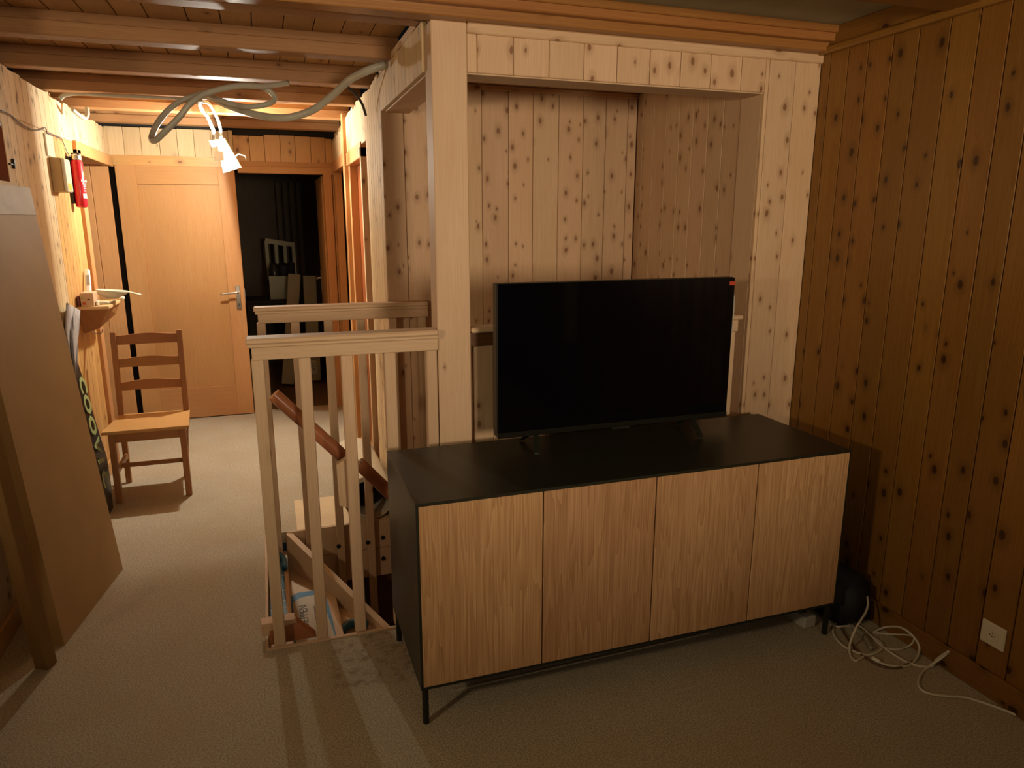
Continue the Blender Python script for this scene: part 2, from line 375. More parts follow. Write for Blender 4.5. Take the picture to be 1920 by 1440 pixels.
# side wall of niche towards hall (plane X = .60)
wh = empty('wall_hall_right', (.61, 4.5, 0), 'light pine board wall on the right of the hall', kind='structure')
box('backing', .622, .74, 2.805, 3.83, 2.21, 2.42, pineclean(), wh, 0)
boards(wh, 'Y', .60, .022, 2.80, 3.83, .085, 2.195, 2.372, palepine(), jag=.004)
box('soffit_board', .622, .745, 2.805, 3.822, 2.190, 2.21, pineclean('Y'), wh, .001)
box('backing', .622, .66, 3.83, 4.36, 0, 2.38, palepine(), wh, 0)
box('backing', .622, .66, 4.36, 6.55, 2.12, 2.38, palepine(), wh, 0)
boards(wh, 'Y', .60, .022, 3.83, 5.44, .084, 0, 2.375, palepine(), opens=((4.37, 5.44, 0, 2.115),), jag=.014)
boards(wh, 'Y', .60, .022, 5.50, 6.55, .084, 0, 2.32, palepine(), opens=((5.62, 6.5, 0, 2.13),), jag=.014)
box('pilaster', .575, .622, 5.42, 5.50, 0, 2.40, doorwood(), wh, .003, label='tall orange pine door post')
# doors in that wall
d4 = empty('door_4', (.62, 5.0, 0), 'red brown door in pine frame on the right of the hall', kind='structure')
box('door_leaf', .66, .70, 4.70, 5.36, 0, 2.04, reddoor(), d4, .003)
box('frame_post', .592, .66, 4.62, 4.66, 0, 2.10, palepine(), d4, .003)
box('frame_post', .605, .66, 5.36, 5.42, 0, 2.10, doorwood(), d4, .003)
box('frame_head', .592, .66, 4.62, 5.42, 2.04, 2.13, doorwood('Y'), d4, .003)
box('dark_reveal', .66, .70, 4.34, 4.72, 0, 2.13, reddoor(), d4, 0)
box('threshold', .60, .66, 4.37, 5.42, 0, .02, doorwood('Y'), d4, .002)
d5 = empty('door_5', (.62, 6.05, 0), 'shaded doorway at the far right end of the hall', kind='structure')
box('door_leaf', .68, .72, 5.5, 6.55, 0, 2.1, doorwood(), d5, .003)
box('frame_post', .60, .66, 5.60, 5.66, 0, 2.10, doorwood(), d5, .003)
box('frame_head', .59, .66, 5.50, 6.52, 2.06, 2.15, doorwood('Y'), d5, .003)
box('frame_post', .60, .66, 6.44, 6.52, 0, 2.06, doorwood(), d5, .003)

# left wall (plane X = -1.10)
wl = empty('wall_left', (-1.11, 4.5, 0), 'honey coloured pine board wall on the left', kind='structure')
box('backing', -1.16, -1.122, 2.62, 3.50, 0, 2.36, oldpine(), wl, 0)
box('backing', -1.16, -1.122, 3.50, 4.06, 0, 1.83, oldpine(), wl, 0)
box('backing', -1.16, -1.122, 3.50, 4.06, 2.13, 2.36, oldpine(), wl, 0)
box('backing', -1.16, -1.122, 4.06, 5.34, 0, 2.36, oldpine(), wl, 0)
box('backing', -1.16, -1.122, 5.34, 6.55, 2.14, 2.36, oldpine(), wl, 0)
LB = (3.50, 4.04, 1.83, 2.10)
boards(wl, 'Y', -1.10, -.022, 2.62, 4.95, .099, 2.14, 2.362, palepine(), jag=.008)
boards(wl, 'Y', -1.10, -.022, 4.95, 6.545, .099, 2.14, 2.352, palepine(), jag=.008)
boards(wl, 'Y', -1.10, -.022, 2.62, 4.75, .099, 0, 2.138, palepine(), opens=(LB,))
boards(wl, 'Y', -1.10, -.022, 4.75, 5.33, .075, 0, 2.138, oldpine())
b_ = box('baseboard_left', -1.10, -1.085, 2.62, 5.33, 0, .09, oldpine('Y'), None, .003); meta(b_, kind='structure')
# hatch recess with brown panel
ha = empty('window_1', (-1.12, 3.8, 1.83), 'small brown hatch recessed in the left wall', kind='structure')
box('hatch_panel', -1.19, -1.16, 3.50, 4.05, 1.83, 2.13, reddoor('Y'), ha, .002)
box('hatch_frame', -1.17, -1.102, 4.005, 4.045, 1.83, 2.10, reddoor(), ha, .002)
box('hatch_frame', -1.17, -1.102, 3.50, 4.005, 2.075, 2.10, brownwood('Y'), ha, .002)
box('sill_board', -1.14, -1.085, 3.4, 4.07, 1.80, 1.83, palepine('Y'), ha, .002)
box('latch', -1.102, -1.088, 4.065, 4.085, 1.895, 1.94, BLACK, ha, .002, label='small black latch hook')
box('latch', -1.102, -1.092, 4.02, 4.075, 1.91, 1.918, BLACK, ha, .002)
box('paper_tag', -1.158, -1.152, 3.72, 3.86, 2.045, 2.062, WHITEP, ha, 0)
# left doorway and far jamb panel
d3 = empty('door_3', (-1.12, 5.9, 0), 'pine door frame in the left wall with panelled reveal', kind='structure')
box('frame_post', -1.14, -1.075, 5.33, 5.42, 0, 2.10, doorwood(), d3, .004)
box('frame_head', -1.14, -1.075, 5.33, 6.485, 2.07, 2.15, doorwood('Y'), d3, .004)
box('soffit', -1.50, -1.14, 5.42, 6.44, 2.08, 2.10, doorwood('Y'), d3, .002)
gx = -1.50
for k in range(4):
    wv = (.14, .13, .128, .012)[k]
    if k < 3: box('reveal_board', gx + .001, gx + wv - .001, 6.42, 6.44, 0, 2.08, doorwood(), d3, .003)
    gx += wv
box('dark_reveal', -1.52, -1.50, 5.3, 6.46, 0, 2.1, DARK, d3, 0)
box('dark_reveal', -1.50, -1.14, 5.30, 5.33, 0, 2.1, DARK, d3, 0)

# far wall (plane Y = 6.52)
wf = empty('wall_far', (-.3, 6.55, 0), 'pine boards above the doors at the far end of the hall', kind='structure')
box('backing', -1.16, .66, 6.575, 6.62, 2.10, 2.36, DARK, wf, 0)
boards(wf, 'X', 6.55, .022, -1.125, -.19, .128, 2.125, 2.375, palepine(), jag=.006)
boards(wf, 'X', 6.55, .022, -.19, .60, .122, 2.135, 2.35, oldpine(), jag=.010)
box('cover_strip', -1.10, -.19, 6.530, 6.55, 2.085, 2.165, oldpine('X'), wf, .002)
box('header', -.19, .62, 6.53, 6.575, 2.10, 2.14, doorwood('X'), wf, .002)
box('header', -.17, .62, 6.50, 6.575, 2.045, 2.10, doorwood('X'), wf, .002)
box('jamb', .51, .58, 6.50, 6.575, 0, 2.05, doorwood(), wf, .003)
box('jamb', .585, .62, 6.515, 6.575, 0, 2.05, doorwood(), wf, .002)
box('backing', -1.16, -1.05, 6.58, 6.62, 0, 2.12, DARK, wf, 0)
# far left door leaf
d1 = empty('door_1', (-.62, 6.51, 0), 'closed honey coloured panel door at the end of the hall', kind='structure')
DX0, DX1, DZ = -1.070, -.195, 2.088
box('stile', DX0, -.925, 6.49, 6.535, .008, DZ, doorwood(), d1, .002)
box('stile', -.325, DX1, 6.49, 6.535, .008, DZ, doorwood(), d1, .002)
box('rail', -.925, -.325, 6.49, 6.535, 1.945, DZ, doorwood('X'), d1, .002)
box('rail', -.925, -.325, 6.49, 6.535, .008, .270, doorwood('X'), d1, .002)
box('panel', -.925, -.325, 6.508, 6.522, .270, 1.945, doorwood(), d1, .001)
hb = empty('door_handle', aY(447, 555, 6.48), 'brushed metal lever handle', parent=d1)
hp = WL[hb.name]
box('handle_plate', hp.x - .020, hp.x + .018, 6.480, 6.490, hp.z - .115, hp.z + .085, METAL, hb, .003)
tube('lever', [(hp.x, 6.482, hp.z + .03), (hp.x, 6.43, hp.z + .03), (hp.x - .03, 6.425, hp.z + .033), (hp.x - .135, 6.43, hp.z + .022)], .0085, METAL, hb)
box('keyhole', hp.x - .004, hp.x + .004, 6.4785, 6.4805, hp.z - .085, hp.z - .062, INK, hb, 0)
for zz in (1.90, .27):
    lathe('hinge', (-1.065, 6.50, zz - .045), (0, 0, 1), [(.009, 0), (.009, .09)], METAL, d1, 10)
box('latch_plate', -.195, -.191, 6.50, 6.525, .98, 1.10, METAL, d1, 0)
# the matching leaf, opened into the dark room
d2 = empty('door_2', (.50, 6.95, 0), 'door leaf swung open into the dark room', kind='structure')
box('door_leaf', .500, .540, 6.62, 7.32, .01, 2.04, doorwood(), d2, .003)
box('handle_plate', .493, .500, 7.23, 7.265, 1.0, 1.2, METAL, d2, .002)
tube('lever', [(.495, 7.248, 1.12), (.455, 7.248, 1.12), (.450, 7.22, 1.12), (.452, 7.13, 1.12)], .008, METAL, d2)

# dark room beyond
dr = empty('wall_dark_room', (-.2, 8, 0), 'walls of the unlit room beyond the hall', kind='structure')
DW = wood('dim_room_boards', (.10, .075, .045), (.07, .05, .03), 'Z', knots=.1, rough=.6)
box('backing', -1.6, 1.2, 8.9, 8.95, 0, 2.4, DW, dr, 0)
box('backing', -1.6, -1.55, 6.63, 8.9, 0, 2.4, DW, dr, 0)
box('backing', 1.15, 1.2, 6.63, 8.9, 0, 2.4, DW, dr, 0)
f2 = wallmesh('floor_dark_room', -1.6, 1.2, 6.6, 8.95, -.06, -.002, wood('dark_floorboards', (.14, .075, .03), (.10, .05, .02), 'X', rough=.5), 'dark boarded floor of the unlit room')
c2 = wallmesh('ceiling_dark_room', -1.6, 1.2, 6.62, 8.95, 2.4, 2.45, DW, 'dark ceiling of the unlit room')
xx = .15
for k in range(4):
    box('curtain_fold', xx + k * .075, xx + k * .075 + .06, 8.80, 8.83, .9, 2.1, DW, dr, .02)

# hall ceiling
ch = empty('ceiling', (-.25, 4.6, 2.5), 'exposed ceiling of planks over timber joists in the hall', kind='structure')
x = -1.25; k = 0
pxs = [-1.24, -1.115, -.99, -.865, -.74, -.62, -.50, -.385, -.235, -.107, .013, .139, .262, .384, .51, .64]
for i in range(len(pxs) - 1):
    box('plank', pxs[i] + .002, pxs[i + 1] - .002, 2.72, 6.64, 2.465, 2.485, plankwood(), ch, .002)
for (ya, yb, zb) in ((2.80, 2.90, 2.372), (3.467, 3.567, 2.37), (4.145, 4.245, 2.37), (4.83, 4.93, 2.37), (5.49, 5.59, 2.37), (6.19, 6.29, 2.37)):
    bmn = empty('beam', ((-.3), (ya + yb) / 2, zb), parent=ch)
    box('joist', -1.24, .64, ya + .012, yb, zb, 2.465, beamwood(), bmn, .003)
    box('lath', -1.24, .64, ya, ya + .012, zb, zb + .055, beamwood(), bmn, .003)
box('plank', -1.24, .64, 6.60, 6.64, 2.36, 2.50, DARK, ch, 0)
# main room ceiling
cm = wallmesh('ceiling', -3.0, 2.42, -2.6, 2.62, 2.445, 2.50, PLASTER, 'olive cream painted ceiling of the main room'); 
cb = empty('trim_2', (1, 2.66, 2.35), 'orange brown varnished beam along the top of the niche wall', kind='structure')
box('beam', -3.0, 2.33, 2.64, 2.72, 2.352, 2.50, beamorange(), cb, .003)
box('beam', -3.0, 2.31, 2.605, 2.64, 2.385, 2.50, beamorange(), cb, .004)
box('weathered_beam', -3.0, .74, 2.72, 2.80, 2.380, 2.465, beamwood(), cb, .003)
box('lath', -3.0, 2.31, 2.590, 2.605, 2.415, 2.445, beamorange(), cb, .004)
c3 = empty('trim_3', (1, 2.0, 2.35), 'dark varnished ceiling beam near the camera', kind='structure')
box('beam', -3.0, 2.30, 1.93, 2.075, 2.362, 2.445, stained('X'), c3, .006)

# unseen rest of the main room (closes the shell, bounces light)
wl2 = wallmesh('wall_left_main', -3.05, -3.0, -2.6, 2.64, 0, 2.5, stained(), 'stained board wall on the far left of main room')
wq = wallmesh('wall_left_return', -3.0, -1.16, 2.62, 2.68, 0, 2.5, oldpine(), 'short return wall beside the leaning carton')
ws = wallmesh('wall_rear', -3.05, 2.42, -2.66, -2.6, 0, 2.5, stained(), 'stained board wall behind the camera')
for k, yy in enumerate((-.35,)):
    cu = empty('window_%d' % (k + 2), (2.33, yy, 1.0), 'curtained window in the right wall behind the camera', kind='structure')
    for j in range(3):
        box('curtain', 2.27, 2.30, yy - .10 + j * .07, yy - .045 + j * .07, .7, 2.2, plain('cream_curtain', (.55, .45, .22), .8), cu, .01)

# ================================================================ POST AND RAILINGS
po = box('wooden_post', .612, .745, 2.698, 2.805, 0, 2.352, pineclean(), None, .003)
meta(po, 'tall square light pine post between railing and niche', 'post')

def railing(name, label, y, x0, x1, cx, bars, zt, zb0, top_end):
    r = empty(name, ((x0 + x1) / 2, y, 0), label, 'railing', 'light pine railings around the stair opening')
    c = box('cap_rail', cx[0], cx[1], y - .035, y + .055, zt - .022, zt, pineclean('X'), r, .006)
    box('moulding', cx[0] + .006, cx[1], y - .028, y + .050, zt - .034, zt - .022, pineclean('X'), r, .003)
    box('rail', cx[0] + .018, cx[1], y - .012, y + .030, zt - .082, zt - .034, pineclean('X'), r, .002)
    return r
nr = railing('stair_railing', 'near light pine railing meeting the tall post, handrail behind it', 2.70, -.09, .61, (-.092, .610), 0, 1.245, 0, 0)
for a, b in ((-.078, -.034), (.087, .130), (.240, .284), (.402, .446), (.566, .608)):
    box('baluster', a, b, 2.700, 2.742, .004, 1.163, pineclean(), nr, .003)
fr = railing('stair_railing', 'far light pine railing on other side of the stair opening', 3.76, -.08, .82, (-.078, .800), 0, 1.238, 0, 0)
k = 0
for cxn in (-.047, .117, .281, .447, .612, .770):
    b = box('baluster', cxn - .021, cxn + .021, 3.762, 3.804, -.62 if 0 < k < 5 else -.60, 1.156, pineclean(), fr, .003)
    k += 1
for px, py in ((635, 1024), (690, 1017), (630, 1012)):
    if px == 630: continue
    p = aY(px, py, 3.762); lathe('bolt', p, (0, -1, 0), [(.012, -.002), (.012, .004), (.007, .006)], BLACK, fr, 12)

# half-height partition closing the niche, behind the television
hp_ = empty('niche_partition', (1.38, 2.73, 0), 'half height boarded partition with cap rail behind the television', 'partition')
box('cap_rail', .747, 2.015, 2.685, 2.775, 1.222, 1.243, pineclean('X'), hp_, .006)
box('fascia', .747, 1.90, 2.712, 2.75, 1.165, 1.222, brownwood('X'), hp_, .002, label='fascia strip under cap, coloured dark brown to stand for shade')  # dark brown here paints the shade below the cap
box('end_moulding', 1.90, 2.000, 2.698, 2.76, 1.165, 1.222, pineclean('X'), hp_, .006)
box('end_post', 1.93, 1.99, 2.705, 2.75, 0, 1.165, pineclean(), hp_, .002)
xx = .762
while xx < 1.92:
    box('board', xx, xx + .083, 2.718, 2.745, 0, 1.165, pine(), hp_, .003); xx += .0848

# handrail on the stair
hr = empty('handrail', (.2, 2.83, .8), 'round reddish brown sloping handrail in two lengths inside the stairwell', 'handrail')
a = aY(513, 740, 2.85); b = aY(655, 866, 2.85)
lathe('rail_length', a, b - a, [(.027, 0), (.027, (b - a).length)], railwood(), hr, 20)
a2 = aY(672, 868, 2.85); d2v = (aY(728, 922, 2.85) - a2)
lathe('rail_length', a2, d2v, [(.012, .004), (.019, .003), (.027, 0), (.027, d2v.length * 4.2)], railwood(), hr, 20)
prism('bracket_board', [aY(631, 872, 2.745), aY(652, 858, 2.745), aY(662, 860, 2.745), aY(664, 962, 2.745), aY(656, 954, 2.745), aY(637, 948, 2.745)], (0, .03, 0), pineclean(), hr, 'six sided pale board carrying the handrail')
lathe('screw', a2 + Vector((.012, -.01, .005)), d2v, [(.006, -.012), (.006, .004)], STEEL, hr, 8)

# ================================================================ STAIRCASE
st = empty('staircase', (.2, 3.2, -.4), 'new pine winder staircase dropping through the floor opening', 'staircase')
S0 = Vector((-.005, 3.80, 0)); S1 = Vector((.64, 2.66, 0))
dS = (S1 - S0).normalized(); nS = Vector((-dS.y, dS.x, 0))
prism('stringer', [S0 + Vector((0, 0, .0)), S1 + Vector((0, 0, -.36)), S1 + Vector((0, 0, -1.6)), S0 + Vector((0, 0, -1.6))], nS * .032, pineclean('Y'), st, 'sloping pine stringer board')
def onS(y): t = (y - S0.y) / (S1.y - S0.y); return S0 + (S1 - S0) * t
def tread(name, poly, z, th, mat, parent, label=None): return prism(name, [(p[0], p[1], z) for p in poly], (0, 0, -th), mat, parent, label)
tread('tread', [(-.10, 2.71), (-.012, 2.71), (-.012, 3.80), (-.10, 3.80)], -.10, .04, pineclean('Y'), st)
tread('tread', [(-.012, 2.71), (.215, 2.71), onS(3.42)[:2], onS(3.79)[:2], (-.012, 3.80)], -.212, .04, pineclean('Y'), st)
tread('tread', [(.215, 2.71), onS(2.75)[:2], onS(3.42)[:2]], -.255, .04, pineclean('Y'), st)
box('riser', -.012, -.006, 2.71, 3.80, -.212, -.10, pineclean('Y'), st, .001)
prism('riser', [(.215, 2.71, -.212), (onS(3.42).x, 3.42, -.212), (onS(3.42).x, 3.42, -.26), (.215, 2.71, -.26)], (.004, 0, 0), pineclean('Y'), st)
# protective covers lying on the treads
cv = empty('step_cover', (-.06, 3.2, -.095), 'narrow blue taped protective sheet on the topmost step', 'protective sheet', 'protective sheets on the stair treads')
box('sheet', -.098, -.026, 3.06, 3.74, -.0985, -.095, BLUE, cv, .001)
for yy in (3.10, 3.17, 3.24, 3.34, 3.5): box('plastic_edge', -.097, -.027, yy, yy + .004, -.0952, -.0940, WHITEP, cv, 0)
tube('rolled_end', [(-.045, 3.72, -.082), (-.025, 3.66, -.080), (-.022, 3.56, -.083)], .015, BLUE, cv)
cv2 = empty('step_cover', (.08, 3.1, -.21), 'paper stair protection sheet with printed black lettering and blue border', 'protective sheet', 'protective sheets on the stair treads')
q = [(.004, 2.75), (.190, 2.75), (.176, 3.05), (.150, 3.34), (.140, 3.43), (.118, 3.46), (.04, 3.45), (.004, 3.41)]
tread('blue_border', [(-.004, 2.74), (.196, 2.74), (.182, 3.07), (.172, 3.34), (.158, 3.46), (.125, 3.505), (.03, 3.51), (-.004, 3.48)], -.206, .004, BLUE, cv2)
tread('sheet', q, -.2045, .001, PAPER, cv2)
text('lettering', 'TREPPEN', (.052, 3.255, -.2040), .056, (0, 1, 0), (-1, 0, 0), INK, cv2, sx=1.05)
text('lettering', 'SCHUTZVLIES', (.108, 3.28, -.2040), .022, (0, 1, 0), (-1, 0, 0), INK, cv2)
cv3 = empty('step_cover', (.30, 2.95, -.25), 'brown paper sheet with broad blue upper edge on the lowest visible step', 'protective sheet', 'protective sheets on the stair treads')
tread('sheet', [(.23, 2.75), (.42, 2.75), (.345, 3.10), (.235, 3.12)], -.250, .003, PAPER, cv3)
tube('blue_edge', [(.212, 3.13, -.236), (.26, 3.17, -.230), (.335, 3.14, -.232)], .020, BLUE, cv3)
bk = empty('timber_offcut', (-.03, 2.77, .03), 'short pale timber block behind the foot of the near corner baluster', 'timber block')
box('block', -.124, .006, 2.745, 2.80, .030, .084, pineclean('X'), bk, .002)
prism('brown_wedge', [(-.095, 2.743, .05), (.012, 2.743, .07), (.085, 2.743, -.01), (-.095, 2.743, -.01)], (0, .05, 0), railwood('X'), bk, 'reddish brown wedge side')

# carpet roll
rl = empty('carpet_roll', (.46, 4.05, 0), 'rolled up beige carpet offcut lying against the hall wall', 'carpet roll')
RC = Vector((.455, 3.86, .135)); rdir = Vector((0, 1, .0))
n = 40
def ringpts(rx, rz, y, c=RC): return [Vector((c.x + rx * math.cos(2 * math.pi * i / n), y, c.z + rz * math.sin(2 * math.pi * i / n))) for i in range(n)]
def shell(name, rx, rz, t, y0, y1, mat, parent):
    L4 = [ringpts(rx, rz, y0), ringpts(rx, rz, y1), ringpts(rx - t, rz - t, y1), ringpts(rx - t, rz - t, y0)]
    vs = [v for r in L4 for v in r]; fs = []
    for a in range(4):
        b = (a + 1) % 4
        for i in range(n): fs.append((a * n + i, a * n + (i + 1) % n, b * n + (i + 1) % n, b * n + i))
    return meshobj(name, vs, fs, mat, parent, smooth=False)
shell('outer_layer', .142, .130, .010, 3.83, 4.60, plain('beige_carpet_back', (.62, .53, .38), .9, noise=.05, scale=60), rl)
shell('felt_layer', .131, .119, .018, 3.835, 4.59, plain('grey_felt', (.50, .46, .38), .95, noise=.15, scale=90), rl)
shell('inner_layer', .100, .088, .006, 3.95, 4.58, NAVY, rl)

# ================================================================ SIDEBOARD
sb = empty('sideboard', (1.23, 2.33, 0), 'long black metal sideboard with four oak doors on slim legs', 'sideboard')
X0, X1, Y0, Y1, Z0, Z1 = .383, 2.078, 2.055, 2.615, .140, .797
box('top_panel', X0, X1, Y0, Y1, Z1 - .012, Z1, BLACKTOP, sb, .002)
box('bottom_panel', X0, X1, Y0, Y1, Z0, Z0 + .012, BLACK, sb, .002)
box('side_panel', X0, X0 + .012, Y0, Y1, Z0 + .012, Z1 - .012, BLACKTOP, sb, .001)
box('side_panel', X1 - .012, X1, Y0, Y1, Z0 + .012, Z1 - .012, BLACKTOP, sb, .001)
box('back_panel', X0 + .012, X1 - .012, Y1 - .012, Y1, Z0 + .012, Z1 - .012, BLACK, sb, 0)
dw = (X1 - X0 - .006) / 4
for k in range(4):
    a = X0 + .003 + k * dw
    box('door', a + (.006 if k == 0 else .002), a + dw - (.006 if k == 3 else .002), Y0 - .002, Y0 + .018, Z0 + .012, Z1 - .010, oak(), sb, .0015, label=('oak door with flame grain', 'straight grained oak door', 'darker oak door', 'paler oak door')[k])
for lx in (X0 + .017, X1 - .017):
    for ly in (Y0 + .022, Y1 - .022):
        lathe('leg', (lx, ly, 0), (0, 0, 1), [(.007, 0), (.011, .003), (.011, .141)], BLACK, sb, 16)
# ================================================================ TELEVISION
tv = empty('television', (1.28, 2.45, .797), 'switched off black flat screen television standing on the sideboard', 'television')
SCREEN = plain('glossy_screen', (.0015, .0015, .0025), .06, spec=.45)
box('housing', .775, 1.783, 2.453, 2.500, .856, 1.434, BLACK, tv, .004)
box('screen', .777, 1.781, 2.448, 2.4535, .876, 1.432, SCREEN, tv, .0005)
box('bottom_bezel', .775, 1.783, 2.444, 2.4535, .855, .876, plain('gloss_black', (.01, .01, .008), .15), tv, .003)
box('logo_plate', 1.25, 1.33, 2.440, 2.452, .848, .857, BLACK, tv, .002)
for fx, s in ((.925, -1), (1.635, 1)):
    ft = empty('foot', (fx, 2.47, .80), parent=tv)
    stick('strut', (fx - s * .01, 2.465, .862), (fx + s * .0 - .02, 2.375, .803), .022, .008, BLACK, ft)
    stick('strut', (fx - s * .01, 2.475, .862), (fx + s * .0 - .01, 2.575, .803), .022, .008, BLACK, ft)
box('red_tag', 1.755, 1.783, 2.4445, 2.4480, 1.402, 1.418, plain('red_tag', (.42, .05, .02), .5), tv, .001, label='small red sticker at upper corner')
tube('side_strip', [(1.787, 2.455, 1.36), (1.7875, 2.452, 1.28), (1.786, 2.455, 1.20)], .002, plain('clear_film', (.5, .5, .45), .15), tv, label='peeling film edge')

# ================================================================ CABLES AND OUTLET
def cable(name, pts, r, mat, label, cat='cable', group=None):
    P = []
    for p in pts:
        if len(p) == 2: q_ = fl(p[0], p[1], r)
        else: q_ = aY(*p)
        if q_.x > 2.318 - r: q_ = aX(p[0], p[1], 2.318 - r - .001)
        q_.z = max(q_.z, r); P.append(q_)
    o = tube(name, P, r, mat, None, sides=8, seg=7); return meta(o, label, cat, group)
cable('power_cable', [(1563, 1086, 2.36), (1582, 1083, 2.25), (1604, 1087, 2.16), (1618, 1100, 2.12), (1627, 1124, 2.06), (1624, 1146, 2.02), (1606, 1176, 1.97), (1594, 1206, 1.955), (1594, 1228), (1604, 1239), (1616, 1233), (1622, 1228)], .0045, CABLE, 'white cable arching up behind the right end of sideboard')
cable('power_cable', [(1556, 1180, 2.12), (1572, 1175, 2.09), (1598, 1175), (1640, 1197), (1655, 1212), (1642, 1224), (1618, 1227), (1580, 1210), (1562, 1186), (1570, 1165), (1588, 1163), (1620, 1180), (1646, 1205), (1680, 1230), (1712, 1246), (1745, 1250), (1757, 1236), (1779, 1221), (1768, 1232), (1742, 1250), (1726, 1266), (1722, 1284), (1735, 1298), (1770, 1305), (1810, 1308), (1850, 1320), (1884, 1332), (1905, 1341)], .0048, CABLE, 'white extension lead looping over the carpet towards right wall')
cable('power_cable', [(1636, 1186), (1660, 1176), (1690, 1177), (1714, 1195), (1724, 1218), (1712, 1243), (1690, 1250), (1660, 1246), (1636, 1236)], .0048, CABLE, 'white cable loop resting against the baseboard')
cable('power_cable', [(1636, 1186), (1668, 1189), (1706, 1191), (1714, 1198), (1706, 1210), (1682, 1218), (1655, 1214)], .004, CABLE, 'thin white cable crossing inside the coil')
cable('brown_cable', [(1556, 1148, 2.2), (1572, 1168), (1590, 1198), (1616, 1228), (1650, 1248), (1684, 1252), (1712, 1240)], .0045, BROWNHOSE, 'thin brown cable mixed in the white coil')
cable('grey_hose', [(1562, 1150, 2.25), (1592, 1168), (1618, 1190), (1630, 1208), (1634, 1216)], .010, plain('grey_hose', (.30, .27, .2), .5), 'short thick grey hose end beside the coil', 'hose')
lathe('cable_connector', fl(1634, 1233, .008), fl(1645, 1239, .008) - fl(1632, 1232, .008), [(.003, 0), (.0075, .004), (.0085, .03), (.004, .036)], WHITEP, None, 10)
meta(D.objects['cable_connector'], 'tiny white plug connector lying in the coil', 'connector')
ps = empty('power_strip', (2.03, 2.23, 0), 'white multi socket power strip under right end of sideboard', 'power strip')
pa, pb = Vector((2.035, 2.13, .026)), Vector((2.015, 2.36, .026))
stick('body', pa, pb, .062, .050, plain('offwhite_plastic', (.45, .44, .38), .4), ps, bev=.004)
for t in (.25, .55, .8):
    p = pa.lerp(pb, t); box('socket', p.x - .020, p.x + .020, p.y - .020, p.y + .020, .0505, .053, INK, ps, .002)
p = pa.lerp(pb, .42); box('plug', p.x - .012, p.x + .012, p.y - .015, p.y + .015, .0505, .095, WHITEP, ps, .003)
ou = empty('wall_outlet', (2.33, 1.585, .235), 'square cream wall outlet on the dark right wall', 'outlet')
box('plate', 2.322, 2.332, 1.541, 1.629, .192, .276, CREAM, ou, .003)
lathe('socket_ring', (2.322, 1.585, .234), (-1, 0, 0), [(.024, -.002), (.024, .0025), (.0215, .0025), (.0215, .0005)], CREAM, ou, 28)
for dy, dz in ((-.009, 0), (.009, 0), (0, -.004), (0, .008)):
    lathe('socket_hole', (2.3215, 1.585 + dy, .233 + dz), (-1, 0, 0), [(.0022, 0), (.0022, .0008)], INK, ou, 8)
# black bag in corner
bag = empty('black_bag', (2.2, 2.3, 0), 'soft black bag squeezed in the corner beside the sideboard', 'bag')
bm = bmesh.new(); bmesh.ops.create_cube(bm, size=1); bmesh.ops.scale(bm, vec=(.19, .40, .21), verts=bm.verts)
bmesh.ops.bevel(bm, geom=bm.edges[:], offset=.035, segments=3, affect='EDGES')
for v in bm.verts:
    if v.co.z > 0: v.co.x *= .9 + .05 * math.sin(v.co.y * 20); v.co.y *= .93
me = D.meshes.new('body'); bm.to_mesh(me); bm.free(); me.materials.append(NAVY); me.polygons.foreach_set('use_smooth', [True] * len(me.polygons))
o = D.objects.new('body', me); link(o, bag, (2.218, 2.26, .105))
tube('strap', [(2.20, 2.16, .20), (2.19, 2.20, .255), (2.19, 2.28, .27), (2.20, 2.36, .255), (2.20, 2.40, .22)], .008, NAVY, bag)

# ================================================================ CHAIR
cr = empty('dining_chair', (-.75, 4.76, 0), 'brown wooden ladder back chair standing by the left wall', 'chair')
cx0, cx1 = -.972, -.528
meshobj('seat', [(-.985, 4.55, .434), (-.512, 4.55, .434), (-.545, 4.965, .434), (-.955, 4.965, .434), (-.985, 4.55, .452), (-.512, 4.55, .452), (-.545, 4.965, .452), (-.955, 4.965, .452)],
        [(0, 1, 2, 3), (4, 5, 6, 7), (0, 1, 5, 4), (1, 2, 6, 5), (2, 3, 7, 6), (3, 0, 4, 7)], wood('chair_seat', (.55, .31, .12), (.42, .21, .07), 'X', knots=.03, rough=.35), cr, label='lighter wooden seat board')
box('leg', -.957, -.922, 4.57, 4.605, 0, .434, chairwood(), cr, .003); box('leg', -.572, -.537, 4.57, 4.605, 0, .434, chairwood(), cr, .003)
for sx in (-.945, -.565):
    stick('back_post', (sx if sx < -.8 else -.603, 4.945, 0), (sx if sx < -.8 else -.572, 4.955, .45), .033, .030, chairwood(), cr, up=(0, 1, 0), bev=.003)
    stick('back_post', (sx, 4.955, .44), (sx + (.0 if sx < -.8 else 0), 5.01, .975), .033, .026, chairwood(), cr, up=(0, 1, 0), bev=.003)
box('apron', -.922, -.572, 4.578, 4.598, .375, .434, chairwood('X'), cr, .002)
for sx in (-.95, -.565): box('apron', sx, sx + .018, 4.605, 4.94, .38, .434, chairwood('Y'), cr, .002)
box('stretcher', -.95, -.932, 4.60, 4.94, .165, .20, chairwood('Y'), cr, .002)
stick('stretcher', (-.560, 4.60, .182), (-.600, 4.94, .182), .018, .035, chairwood(), cr)
box('stretcher', -.935, -.565, 4.745, 4.765, .165, .19, chairwood('X'), cr, .002)
